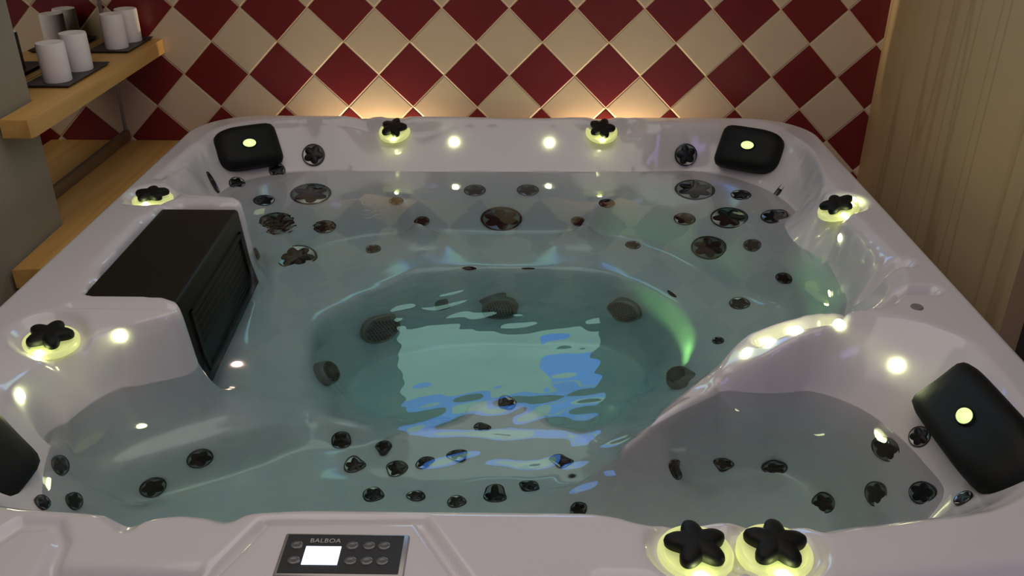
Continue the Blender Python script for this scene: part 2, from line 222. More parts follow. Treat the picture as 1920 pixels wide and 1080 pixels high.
LINES = [([(-0.979, -0.436, -0.145), (-0.979, -0.431, -0.145), (-0.980, -0.420, -0.145), (-0.981, -0.404, -0.145), (-0.982, -0.383, -0.145), (-0.981, -0.362, -0.145), (-0.978, -0.343, -0.145), (-0.973, -0.325, -0.145), (-0.967, -0.308, -0.145), (-0.959, -0.292, -0.145), (-0.949, -0.278, -0.145), (-0.937, -0.264, -0.145), (-0.924, -0.252, -0.145), (-0.908, -0.240, -0.145), (-0.890, -0.227, -0.145), (-0.870, -0.214, -0.145), (-0.848, -0.200, -0.145), (-0.823, -0.189, -0.145), (-0.795, -0.181, -0.145), (-0.764, -0.175, -0.145), (-0.730, -0.172, -0.145), (-0.694, -0.170, -0.145), (-0.655, -0.169, -0.145), (-0.614, -0.170, -0.145), (-0.571, -0.172, -0.145), (-0.513, -0.172, -0.145), (-0.440, -0.172, -0.145), (-0.352, -0.171, -0.145), (-0.249, -0.169, -0.145), (-0.143, -0.168, -0.145), (-0.036, -0.166, -0.145), (0.073, -0.164, -0.145), (0.184, -0.162, -0.145), (0.276, -0.159, -0.145), (0.347, -0.155, -0.145), (0.398, -0.150, -0.145), (0.429, -0.145, -0.145), (0.458, -0.143, -0.145), (0.486, -0.145, -0.145), (0.512, -0.151, -0.145), (0.536, -0.160, -0.145), (0.560, -0.173, -0.145), (0.584, -0.189, -0.145), (0.609, -0.209, -0.145), (0.633, -0.232, -0.145), (0.655, -0.257, -0.145), (0.674, -0.282, -0.145), (0.690, -0.309, -0.145), (0.703, -0.338, -0.145), (0.715, -0.369, -0.145), (0.724, -0.404, -0.145), (0.731, -0.441, -0.145), (0.736, -0.481, -0.145), (0.739, -0.522, -0.145), (0.741, -0.564, -0.145), (0.741, -0.606, -0.145), (0.740, -0.649, -0.145), (0.738, -0.694, -0.145), (0.735, -0.741, -0.145), (0.731, -0.789, -0.145), (0.726, -0.840, -0.145), (0.722, -0.886, -0.145), (0.719, -0.928, -0.145), (0.717, -0.966, -0.145), (0.716, -0.999, -0.145), (0.705, -1.038, -0.145), (0.685, -1.082, -0.145), (0.656, -1.132, -0.145), (0.618, -1.187, -0.145), (0.585, -1.229, -0.145), (0.558, -1.257, -0.145), (0.537, -1.271, -0.145), (0.522, -1.273, -0.145), (0.507, -1.274, -0.145), (0.492, -1.276, -0.145), (0.477, -1.278, -0.145), (0.462, -1.281, -0.145), (0.448, -1.284, -0.145), (0.434, -1.287, -0.145), (0.421, -1.290, -0.145), (0.408, -1.294, -0.145), (0.399, -1.297, -0.145), (0.393, -1.299, -0.145), (0.39, -1.3, -0.145)], False), ([(0.347, -1.317, -0.145), (0.343, -1.321, -0.145), (0.336, -1.329, -0.145), (0.324, -1.342, -0.145), (0.309, -1.359, -0.145), (0.293, -1.378, -0.145), (0.276, -1.398, -0.145), (0.258, -1.419, -0.145), (0.238, -1.442, -0.145), (0.220, -1.465, -0.145), (0.201, -1.488, -0.145), (0.183, -1.511, -0.145), (0.166, -1.534, -0.145), (0.151, -1.552, -0.145), (0.140, -1.567, -0.145), (0.133, -1.579, -0.145), (0.128, -1.586, -0.145), (0.126, -1.591, -0.145), (0.127, -1.593, -0.145), (0.130, -1.591, -0.145), (0.135, -1.588, -0.145), (0.141, -1.581, -0.145), (0.148, -1.573, -0.145), (0.156, -1.562, -0.145), (0.165, -1.549, -0.145), (0.175, -1.535, -0.145), (0.186, -1.520, -0.145), (0.199, -1.503, -0.145), (0.214, -1.486, -0.145), (0.229, -1.469, -0.145), (0.246, -1.455, -0.145), (0.264, -1.442, -0.145), (0.284, -1.431, -0.145), (0.303, -1.422, -0.145), (0.323, -1.414, -0.145), (0.342, -1.407, -0.145), (0.361, -1.403, -0.145), (0.381, -1.399, -0.145), (0.402, -1.396, -0.145), (0.423, -1.394, -0.145), (0.444, -1.393, -0.145), (0.465, -1.393, -0.145), (0.484, -1.395, -0.145), (0.502, -1.398, -0.145), (0.519, -1.403, -0.145), (0.536, -1.410, -0.145), (0.551, -1.419, -0.145), (0.566, -1.430, -0.145), (0.580, -1.444, -0.145), (0.592, -1.458, -0.145), (0.604, -1.474, -0.145), (0.614, -1.491, -0.145), (0.622, -1.51, -0.145), (0.630, -1.529, -0.145), (0.637, -1.551, -0.145), (0.643, -1.573, -0.145), (0.648, -1.597, -0.145), (0.653, -1.620, -0.145), (0.657, -1.641, -0.145), (0.660, -1.660, -0.145), (0.664, -1.677, -0.145), (0.660, -1.696, -0.145), (0.649, -1.717, -0.145), (0.631, -1.739, -0.145), (0.607, -1.763, -0.145), (0.586, -1.784, -0.145), (0.570, -1.801, -0.145), (0.558, -1.815, -0.145), (0.551, -1.825, -0.145), (0.538, -1.834, -0.145), (0.519, -1.842, -0.145), (0.495, -1.850, -0.145), (0.465, -1.857, -0.145), (0.435, -1.863, -0.145), (0.405, -1.867, -0.145), (0.375, -1.870, -0.145), (0.345, -1.872, -0.145), (0.303, -1.874, -0.145), (0.251, -1.876, -0.145), (0.187, -1.878, -0.145), (0.112, -1.881, -0.145), (0.031, -1.883, -0.145), (-0.056, -1.884, -0.145), (-0.15, -1.885, -0.145), (-0.25, -1.885, -0.145), (-0.343, -1.885, -0.145), (-0.431, -1.885, -0.145), (-0.512, -1.885, -0.145), (-0.587, -1.885, -0.145), (-0.65, -1.883, -0.145), (-0.7, -1.880, -0.145), (-0.737, -1.875, -0.145), (-0.762, -1.869, -0.145), (-0.785, -1.855, -0.145), (-0.807, -1.833, -0.145), (-0.826, -1.804, -0.145), (-0.844, -1.766, -0.145), (-0.860, -1.734, -0.145), (-0.872, -1.706, -0.145), (-0.882, -1.683, -0.145), (-0.890, -1.664, -0.145), (-0.896, -1.647, -0.145), (-0.900, -1.631, -0.145), (-0.903, -1.617, -0.145), (-0.905, -1.604, -0.145), (-0.906, -1.591, -0.145), (-0.907, -1.577, -0.145), (-0.907, -1.562, -0.145), (-0.908, -1.548, -0.145), (-0.907, -1.533, -0.145), (-0.905, -1.518, -0.145), (-0.903, -1.503, -0.145), (-0.899, -1.488, -0.145), (-0.894, -1.472, -0.145), (-0.888, -1.457, -0.145), (-0.880, -1.442, -0.145), (-0.871, -1.426, -0.145), (-0.860, -1.412, -0.145), (-0.848, -1.399, -0.145), (-0.834, -1.387, -0.145), (-0.82, -1.376, -0.145), (-0.804, -1.366, -0.145), (-0.787, -1.356, -0.145), (-0.770, -1.347, -0.145), (-0.752, -1.339, -0.145), (-0.738, -1.332, -0.145), (-0.729, -1.328, -0.145), (-0.725, -1.326, -0.145)], False), ([(0.326, -1.410, -0.115), (0.262, -1.462, -0.13), (0.184, -1.525, -0.145), (0.130, -1.568, -0.17), (0.086, -1.540, -0.26)], False), ([(-0.916, -1.579, -0.32), (-0.915, -1.577, -0.32), (-0.914, -1.571, -0.32), (-0.912, -1.563, -0.32), (-0.909, -1.553, -0.32), (-0.905, -1.542, -0.32), (-0.900, -1.533, -0.32), (-0.894, -1.524, -0.32), (-0.887, -1.516, -0.32), (-0.880, -1.508, -0.32), (-0.873, -1.499, -0.32), (-0.866, -1.490, -0.32), (-0.858, -1.481, -0.32), (-0.849, -1.471, -0.32), (-0.838, -1.460, -0.32), (-0.826, -1.449, -0.32), (-0.813, -1.437, -0.32), (-0.799, -1.426, -0.32), (-0.786, -1.414, -0.32), (-0.773, -1.402, -0.32), (-0.759, -1.391, -0.32), (-0.745, -1.380, -0.32), (-0.730, -1.371, -0.32), (-0.714, -1.363, -0.32), (-0.698, -1.356, -0.32), (-0.681, -1.347, -0.322), (-0.665, -1.337, -0.327), (-0.649, -1.325, -0.335), (-0.634, -1.311, -0.345), (-0.620, -1.298, -0.356), (-0.607, -1.284, -0.368), (-0.595, -1.270, -0.382), (-0.585, -1.256, -0.397), (-0.577, -1.246, -0.408), (-0.572, -1.239, -0.416), (-0.569, -1.235, -0.42)], False), ([(-0.882, -1.594, -0.34), (-0.880, -1.592, -0.34), (-0.876, -1.586, -0.34), (-0.871, -1.579, -0.34), (-0.863, -1.569, -0.34), (-0.853, -1.558, -0.34), (-0.839, -1.546, -0.34), (-0.823, -1.534, -0.34), (-0.804, -1.522, -0.34), (-0.783, -1.508, -0.34), (-0.759, -1.495, -0.34), (-0.733, -1.480, -0.34), (-0.705, -1.466, -0.34), (-0.679, -1.451, -0.341), (-0.655, -1.436, -0.343), (-0.634, -1.422, -0.347), (-0.615, -1.407, -0.352), (-0.599, -1.393, -0.358), (-0.585, -1.380, -0.366), (-0.573, -1.367, -0.375), (-0.564, -1.355, -0.385), (-0.556, -1.343, -0.395), (-0.549, -1.331, -0.405), (-0.542, -1.319, -0.415), (-0.537, -1.307, -0.425), (-0.533, -1.298, -0.432), (-0.530, -1.292, -0.437), (-0.529, -1.289, -0.44)], False), ([(-0.828, -1.564, -0.46), (-0.825, -1.561, -0.46), (-0.818, -1.555, -0.46), (-0.807, -1.546, -0.46), (-0.794, -1.535, -0.46), (-0.776, -1.522, -0.46), (-0.756, -1.508, -0.46), (-0.732, -1.492, -0.46), (-0.705, -1.476, -0.46), (-0.678, -1.459, -0.46), (-0.650, -1.441, -0.46), (-0.622, -1.423, -0.46), (-0.594, -1.404, -0.46), (-0.569, -1.389, -0.46), (-0.546, -1.377, -0.46), (-0.527, -1.368, -0.46), (-0.512, -1.362, -0.46), (-0.500, -1.358, -0.46), (-0.492, -1.355, -0.46), (-0.488, -1.353, -0.46)], False), ([(-0.561, -1.178, -0.44), (-0.567, -1.126, -0.44), (-0.572, -1.065, -0.44), (-0.578, -0.996, -0.44), (-0.581, -0.944, -0.44), (-0.580, -0.909, -0.44), (-0.568, -0.877, -0.44), (-0.546, -0.847, -0.44), (-0.517, -0.813, -0.44), (-0.480, -0.774, -0.44), (-0.445, -0.733, -0.44), (-0.410, -0.690, -0.44), (-0.377, -0.656, -0.44), (-0.346, -0.632, -0.44), (-0.304, -0.618, -0.44), (-0.251, -0.614, -0.44), (-0.175, -0.611, -0.44), (-0.076, -0.609, -0.44), (0.003, -0.608, -0.44), (0.063, -0.609, -0.44), (0.112, -0.615, -0.44), (0.150, -0.625, -0.44), (0.186, -0.643, -0.44), (0.221, -0.669, -0.44), (0.258, -0.702, -0.44), (0.297, -0.744, -0.44), (0.324, -0.781, -0.44), (0.341, -0.814, -0.44), (0.354, -0.850, -0.44), (0.363, -0.889, -0.44), (0.368, -0.932, -0.44), (0.367, -0.981, -0.44), (0.365, -1.025, -0.44), (0.361, -1.064, -0.44), (0.35, -1.107, -0.44), (0.332, -1.155, -0.44), (0.308, -1.198, -0.44), (0.279, -1.237, -0.44), (0.247, -1.272, -0.44), (0.214, -1.304, -0.44), (0.177, -1.333, -0.435), (0.134, -1.358, -0.425), (0.094, -1.362, -0.415), (0.055, -1.343, -0.405), (0.019, -1.316, -0.395), (-0.014, -1.280, -0.385), (-0.048, -1.256, -0.375), (-0.080, -1.246, -0.365), (-0.108, -1.244, -0.362), (-0.132, -1.249, -0.367), (-0.150, -1.260, -0.372), (-0.164, -1.275, -0.377), (-0.184, -1.291, -0.385), (-0.209, -1.306, -0.395), (-0.242, -1.319, -0.4), (-0.284, -1.33, -0.4), (-0.325, -1.335, -0.4), (-0.365, -1.335, -0.4), (-0.403, -1.331, -0.402), (-0.439, -1.323, -0.407), (-0.471, -1.310, -0.412), (-0.498, -1.294, -0.417), (-0.523, -1.265, -0.425), (-0.546, -1.224, -0.435)], True), ([(-0.528, -0.912, -0.76), (-0.526, -0.892, -0.76), (-0.521, -0.873, -0.76), (-0.513, -0.853, -0.76), (-0.501, -0.833, -0.76), (-0.485, -0.814, -0.76), (-0.467, -0.796, -0.76), (-0.447, -0.780, -0.76), (-0.423, -0.766, -0.76), (-0.396, -0.754, -0.76), (-0.365, -0.743, -0.76), (-0.33, -0.733, -0.76), (-0.289, -0.725, -0.76), (-0.244, -0.717, -0.76), (-0.197, -0.711, -0.76), (-0.148, -0.707, -0.76), (-0.097, -0.705, -0.76), (-0.044, -0.704, -0.76), (0.004, -0.704, -0.76), (0.050, -0.705, -0.76), (0.091, -0.707, -0.76), (0.129, -0.710, -0.76), (0.163, -0.716, -0.76), (0.192, -0.726, -0.76), (0.217, -0.738, -0.76), (0.238, -0.754, -0.76), (0.255, -0.770, -0.76), (0.268, -0.789, -0.76), (0.278, -0.808, -0.76), (0.284, -0.829, -0.76), (0.284, -0.852, -0.76), (0.280, -0.877, -0.76), (0.270, -0.905, -0.76), (0.256, -0.935, -0.76), (0.237, -0.961, -0.76), (0.214, -0.984, -0.76), (0.186, -1.003, -0.76), (0.155, -1.018, -0.76), (0.119, -1.030, -0.76), (0.079, -1.038, -0.76), (0.036, -1.042, -0.76), (-0.010, -1.042, -0.76), (-0.057, -1.043, -0.76), (-0.105, -1.044, -0.76), (-0.152, -1.045, -0.76), (-0.199, -1.046, -0.76), (-0.245, -1.046, -0.76), (-0.289, -1.046, -0.76), (-0.331, -1.045, -0.76), (-0.371, -1.044, -0.76), (-0.407, -1.041, -0.76), (-0.436, -1.036, -0.76), (-0.460, -1.028, -0.76), (-0.479, -1.019, -0.76), (-0.494, -1.008, -0.76), (-0.507, -0.995, -0.76), (-0.516, -0.981, -0.76), (-0.522, -0.965, -0.76), (-0.526, -0.948, -0.76), (-0.528, -0.931, -0.76)], True), ([(-0.7, -0.98, -0.42), (-0.704, -0.959, -0.42), (-0.714, -0.919, -0.42), (-0.728, -0.858, -0.42), (-0.747, -0.777, -0.42), (-0.759, -0.710, -0.42), (-0.764, -0.657, -0.42), (-0.762, -0.618, -0.42), (-0.753, -0.594, -0.42), (-0.739, -0.570, -0.42), (-0.721, -0.546, -0.42), (-0.699, -0.523, -0.42), (-0.672, -0.501, -0.42), (-0.645, -0.481, -0.42), (-0.616, -0.462, -0.42), (-0.587, -0.446, -0.42), (-0.558, -0.431, -0.42), (-0.525, -0.419, -0.42), (-0.490, -0.410, -0.42), (-0.453, -0.402, -0.42), (-0.412, -0.398, -0.42), (-0.376, -0.394, -0.42), (-0.344, -0.391, -0.42), (-0.315, -0.390, -0.42), (-0.291, -0.389, -0.42), (-0.258, -0.388, -0.42), (-0.217, -0.388, -0.42), (-0.168, -0.387, -0.42), (-0.111, -0.386, -0.42), (-0.058, -0.385, -0.42), (-0.009, -0.385, -0.42), (0.035, -0.386, -0.42), (0.076, -0.387, -0.42), (0.114, -0.390, -0.42), (0.150, -0.394, -0.42), (0.184, -0.400, -0.42), (0.216, -0.407, -0.42), (0.247, -0.418, -0.42), (0.278, -0.435, -0.42), (0.307, -0.455, -0.42), (0.336, -0.480, -0.42), (0.363, -0.507, -0.42), (0.388, -0.536, -0.42), (0.411, -0.567, -0.42), (0.433, -0.599, -0.42), (0.452, -0.630, -0.418), (0.469, -0.661, -0.416), (0.483, -0.691, -0.412), (0.496, -0.72, -0.407), (0.51, -0.745, -0.402), (0.524, -0.768, -0.397), (0.540, -0.787, -0.392), (0.558, -0.804, -0.387), (0.575, -0.817, -0.383), (0.591, -0.827, -0.381), (0.608, -0.833, -0.38), (0.624, -0.837, -0.38), (0.627, -0.862, -0.38), (0.617, -0.908, -0.38), (0.593, -0.976, -0.38), (0.556, -1.065, -0.38), (0.523, -1.135, -0.381), (0.494, -1.185, -0.383), (0.47, -1.215, -0.387), (0.45, -1.225, -0.392), (0.435, -1.232, -0.396), (0.425, -1.237, -0.398), (0.42, -1.24, -0.4)], False), ([(-0.465, -0.304, -0.215), (-0.410, -0.354, -0.25), (-0.361, -0.434, -0.29), (-0.344, -0.461, -0.36), (-0.340, -0.511, -0.42)], False), ([(0.222, -0.292, -0.215), (0.169, -0.344, -0.25), (0.116, -0.426, -0.29), (0.100, -0.453, -0.36), (0.099, -0.503, -0.42)], False), ([(0.25, -1.53, -0.36), (0.253, -1.527, -0.362), (0.259, -1.522, -0.367), (0.268, -1.515, -0.375), (0.281, -1.505, -0.385), (0.294, -1.495, -0.393), (0.308, -1.485, -0.401), (0.322, -1.476, -0.407), (0.337, -1.468, -0.412), (0.353, -1.460, -0.416), (0.371, -1.454, -0.420), (0.39, -1.449, -0.423), (0.41, -1.445, -0.426), (0.428, -1.444, -0.428), (0.446, -1.444, -0.429), (0.462, -1.447, -0.43), (0.477, -1.452, -0.43), (0.490, -1.461, -0.429), (0.502, -1.475, -0.428), (0.513, -1.493, -0.426), (0.521, -1.516, -0.423), (0.527, -1.54, -0.421), (0.53, -1.565, -0.418), (0.529, -1.591, -0.416), (0.525, -1.618, -0.413), (0.518, -1.645, -0.411), (0.507, -1.671, -0.410), (0.493, -1.697, -0.41), (0.476, -1.722, -0.41), (0.453, -1.743, -0.410), (0.426, -1.761, -0.411), (0.393, -1.775, -0.413), (0.356, -1.785, -0.416), (0.328, -1.792, -0.418), (0.309, -1.797, -0.419), (0.3, -1.8, -0.42)], False), ([(0.2, -1.835, -0.42), (0.0, -1.85, -0.42), (-0.35, -1.85, -0.42), (-0.6, -1.84, -0.46), (-0.7, -1.79, -0.44), (-0.75, -1.72, -0.42)], False), ([(-0.487, -1.357, -0.46), (-0.480, -1.356, -0.461), (-0.467, -1.353, -0.464), (-0.446, -1.349, -0.469), (-0.419, -1.343, -0.475), (-0.392, -1.338, -0.480), (-0.365, -1.334, -0.484), (-0.339, -1.330, -0.486), (-0.313, -1.327, -0.488), (-0.290, -1.322, -0.489), (-0.270, -1.317, -0.489), (-0.252, -1.311, -0.49), (-0.236, -1.303, -0.49), (-0.222, -1.294, -0.489), (-0.208, -1.285, -0.488), (-0.194, -1.274, -0.486), (-0.181, -1.262, -0.483), (-0.169, -1.251, -0.480), (-0.157, -1.241, -0.476), (-0.145, -1.233, -0.472), (-0.133, -1.226, -0.467), (-0.120, -1.222, -0.463), (-0.107, -1.220, -0.461), (-0.092, -1.221, -0.46), (-0.077, -1.225, -0.46), (-0.062, -1.232, -0.46), (-0.045, -1.242, -0.46), (-0.028, -1.256, -0.46), (-0.011, -1.273, -0.46), (0.002, -1.285, -0.46), (0.010, -1.294, -0.46), (0.015, -1.298, -0.46)], False), ([(-0.424, -1.459, -0.47), (-0.416, -1.460, -0.47), (-0.399, -1.460, -0.47), (-0.375, -1.461, -0.47), (-0.342, -1.462, -0.47), (-0.308, -1.461, -0.469), (-0.272, -1.46, -0.468), (-0.236, -1.456, -0.466), (-0.198, -1.451, -0.463), (-0.159, -1.448, -0.461), (-0.120, -1.448, -0.460), (-0.080, -1.449, -0.46), (-0.039, -1.452, -0.46), (0.001, -1.457, -0.46), (0.041, -1.464, -0.46), (0.080, -1.474, -0.46), (0.120, -1.485, -0.46), (0.149, -1.493, -0.46), (0.169, -1.499, -0.46), (0.179, -1.501, -0.46)], False), ([(-0.745, -1.3, -0.36), (-0.745, -1.05, -0.4), (-0.745, -0.84, -0.36)], False), ([(-1.015, -0.303, -0.015), (-1.019, -0.253, -0.015), (-1.010, -0.208, -0.015), (-0.988, -0.170, -0.015), (-0.954, -0.140, -0.016), (-0.909, -0.117, -0.018), (-0.863, -0.098, -0.020), (-0.815, -0.082, -0.021), (-0.764, -0.077, -0.021), (-0.711, -0.082, -0.020), (-0.660, -0.076, -0.026), (-0.612, -0.058, -0.038), (-0.574, -0.054, -0.047), (-0.546, -0.063, -0.052), (-0.515, -0.073, -0.055), (-0.478, -0.084, -0.055), (-0.439, -0.086, -0.055), (-0.396, -0.079, -0.055), (-0.361, -0.077, -0.052), (-0.335, -0.078, -0.047), (-0.313, -0.076, -0.04), (-0.296, -0.070, -0.03), (-0.239, -0.065, -0.025), (-0.144, -0.060, -0.025), (-0.054, -0.058, -0.025), (0.027, -0.060, -0.025), (0.077, -0.064, -0.03), (0.095, -0.072, -0.04), (0.116, -0.079, -0.047), (0.142, -0.085, -0.052), (0.175, -0.088, -0.055), (0.214, -0.087, -0.055), (0.249, -0.079, -0.053), (0.281, -0.064, -0.051), (0.307, -0.072, -0.042), (0.329, -0.101, -0.027), (0.367, -0.114, -0.02), (0.423, -0.110, -0.02), (0.477, -0.107, -0.019), (0.529, -0.103, -0.018), (0.582, -0.093, -0.018), (0.638, -0.074, -0.019), (0.682, -0.083, -0.018), (0.717, -0.118, -0.016), (0.738, -0.162, -0.015), (0.746, -0.215, -0.015), (0.754, -0.255, -0.021), (0.762, -0.283, -0.033), (0.766, -0.321, -0.045), (0.767, -0.370, -0.055), (0.765, -0.418, -0.061), (0.76, -0.466, -0.063), (0.748, -0.533, -0.061), (0.729, -0.621, -0.053), (0.723, -0.689, -0.047), (0.731, -0.737, -0.042), (0.736, -0.783, -0.033), (0.741, -0.827, -0.021), (0.745, -0.889, -0.015), (0.749, -0.967, -0.015), (0.753, -1.032, -0.015), (0.757, -1.084, -0.015), (0.746, -1.151, -0.015), (0.720, -1.235, -0.015), (0.683, -1.282, -0.015), (0.635, -1.293, -0.015), (0.599, -1.300, -0.015), (0.577, -1.304, -0.015), (0.554, -1.307, -0.015), (0.532, -1.311, -0.015), (0.505, -1.314, -0.018), (0.474, -1.315, -0.026), (0.446, -1.316, -0.037), (0.421, -1.316, -0.051), (0.402, -1.317, -0.063), (0.389, -1.321, -0.074), (0.379, -1.326, -0.083), (0.371, -1.330, -0.091), (0.364, -1.338, -0.097), (0.357, -1.349, -0.102), (0.350, -1.364, -0.106), (0.343, -1.382, -0.108), (0.343, -1.390, -0.11), (0.350, -1.389, -0.11), (0.358, -1.390, -0.107), (0.366, -1.393, -0.102), (0.382, -1.396, -0.09), (0.407, -1.401, -0.07), (0.435, -1.400, -0.052), (0.466, -1.392, -0.037), (0.497, -1.386, -0.025), (0.528, -1.380, -0.016), (0.561, -1.371, -0.012), (0.596, -1.360, -0.014), (0.632, -1.360, -0.015), (0.669, -1.372, -0.015), (0.699, -1.388, -0.015), (0.722, -1.407, -0.015), (0.740, -1.426, -0.015), (0.753, -1.443, -0.015), (0.761, -1.459, -0.015), (0.764, -1.475, -0.015), (0.764, -1.508, -0.015), (0.763, -1.558, -0.015), (0.760, -1.607, -0.015), (0.756, -1.653, -0.015), (0.752, -1.694, -0.015), (0.748, -1.729, -0.015), (0.741, -1.760, -0.015), (0.732, -1.786, -0.015), (0.719, -1.808, -0.015), (0.702, -1.825, -0.015), (0.683, -1.843, -0.015), (0.661, -1.860, -0.015), (0.635, -1.876, -0.015), (0.605, -1.891, -0.015), (0.565, -1.902, -0.015), (0.513, -1.910, -0.015), (0.474, -1.917, -0.015), (0.450, -1.922, -0.015), (0.430, -1.926, -0.015), (0.415, -1.927, -0.015), (0.399, -1.930, -0.015), (0.383, -1.935, -0.015), (0.371, -1.938, -0.015), (0.362, -1.941, -0.015), (0.356, -1.938, -0.015), (0.351, -1.931, -0.015), (0.326, -1.925, -0.015), (0.282, -1.922, -0.015), (0.232, -1.921, -0.015), (0.176, -1.921, -0.015), (0.143, -1.923, -0.015), (0.134, -1.928, -0.015), (0.124, -1.929, -0.015), (0.112, -1.927, -0.015), (0.1, -1.923, -0.015), (0.087, -1.916, -0.015), (0.070, -1.911, -0.015), (0.047, -1.908, -0.015), (-0.009, -1.907, -0.015), (-0.100, -1.907, -0.015), (-0.186, -1.907, -0.015), (-0.266, -1.905, -0.015), (-0.340, -1.906, -0.015), (-0.408, -1.910, -0.015), (-0.446, -1.915, -0.015), (-0.454, -1.920, -0.015), (-0.459, -1.927, -0.015), (-0.463, -1.933, -0.015), (-0.472, -1.934, -0.015), (-0.484, -1.929, -0.015), (-0.501, -1.924, -0.015), (-0.521, -1.921, -0.015), (-0.542, -1.921, -0.015), (-0.563, -1.924, -0.015), (-0.580, -1.930, -0.015), (-0.592, -1.938, -0.015), (-0.599, -1.946, -0.015), (-0.599, -1.953, -0.015), (-0.603, -1.954, -0.015), (-0.610, -1.947, -0.015), (-0.620, -1.939, -0.015), (-0.633, -1.929, -0.015), (-0.643, -1.923, -0.015), (-0.649, -1.920, -0.015), (-0.679, -1.917, -0.015), (-0.730, -1.913, -0.015), (-0.768, -1.910, -0.015), (-0.793, -1.906, -0.015), (-0.819, -1.901, -0.015), (-0.846, -1.894, -0.015), (-0.872, -1.880, -0.015), (-0.898, -1.860, -0.015), (-0.921, -1.822, -0.015), (-0.942, -1.767, -0.015), (-0.953, -1.718, -0.015), (-0.956, -1.673, -0.015), (-0.955, -1.639, -0.016), (-0.952, -1.613, -0.018), (-0.950, -1.588, -0.021), (-0.951, -1.563, -0.023), (-0.950, -1.533, -0.026), (-0.946, -1.496, -0.028), (-0.936, -1.464, -0.03), (-0.918, -1.437, -0.03), (-0.897, -1.416, -0.028), (-0.873, -1.400, -0.026), (-0.846, -1.389, -0.022), (-0.817, -1.380, -0.017), (-0.789, -1.372, -0.013), (-0.762, -1.365, -0.009), (-0.747, -1.354, -0.007), (-0.743, -1.338, -0.005), (-0.747, -1.318, -0.006), (-0.759, -1.295, -0.012), (-0.772, -1.279, -0.013), (-0.788, -1.271, -0.011), (-0.839, -1.268, -0.01), (-0.927, -1.269, -0.01), (-0.974, -1.150, -0.01), (-0.979, -0.909, -0.01), (-0.930, -0.792, -0.01), (-0.829, -0.797, -0.01), (-0.778, -0.789, -0.011), (-0.778, -0.769, -0.013), (-0.782, -0.753, -0.015), (-0.789, -0.743, -0.015), (-0.810, -0.735, -0.015), (-0.847, -0.730, -0.015), (-0.891, -0.724, -0.015), (-0.942, -0.718, -0.015), (-0.978, -0.693, -0.015), (-0.998, -0.651, -0.015), (-1.013, -0.599, -0.015), (-1.021, -0.536, -0.015), (-1.025, -0.465, -0.015), (-1.025, -0.384, -0.015), (-1.022, -0.340, -0.015), (-1.016, -0.333, -0.015)], True)]
FILLS = [([(-0.531, -0.942, -0.76), (-0.524, -0.863, -0.76), (-0.463, -0.784, -0.76), (-0.357, -0.736, -0.76), (-0.177, -0.706, -0.76), (0.035, -0.703, -0.76), (0.186, -0.715, -0.76), (0.269, -0.777, -0.76), (0.292, -0.86, -0.76), (0.234, -0.980, -0.76), (0.107, -1.041, -0.76), (-0.081, -1.043, -0.76), (-0.270, -1.047, -0.76), (-0.432, -1.042, -0.76), (-0.507, -1.004, -0.76)], -0.76), ([(-0.955, -0.835, -0.4), (-0.785, -0.835, -0.4), (-0.775, -1.28, -0.4), (-0.945, -1.28, -0.4)], -0.4)]
FREE = [[(-0.6, -0.075), (-0.33, -0.075), (-0.3, -0.14), (-0.33, -0.2), (-0.6, -0.2), (-0.63, -0.14)], [(0.06, -0.075), (0.32, -0.075), (0.36, -0.14), (0.32, -0.2), (0.06, -0.2), (0.03, -0.14)], [(-0.743, -1.337), (-0.830, -1.343), (-0.922, -1.353), (-0.982, -1.361), (-1.029, -1.393), (-1.021, -1.477), (-0.984, -1.584), (-0.933, -1.680), (-0.867, -1.679), (-0.690, -1.472)], [(0.606, -1.305), (0.499, -1.307), (0.377, -1.374), (0.293, -1.493), (0.271, -1.613), (0.329, -1.596), (0.525, -1.432)], [(0.3, -1.22), (0.56, -1.22), (0.57, -1.45), (0.3, -1.45)]]
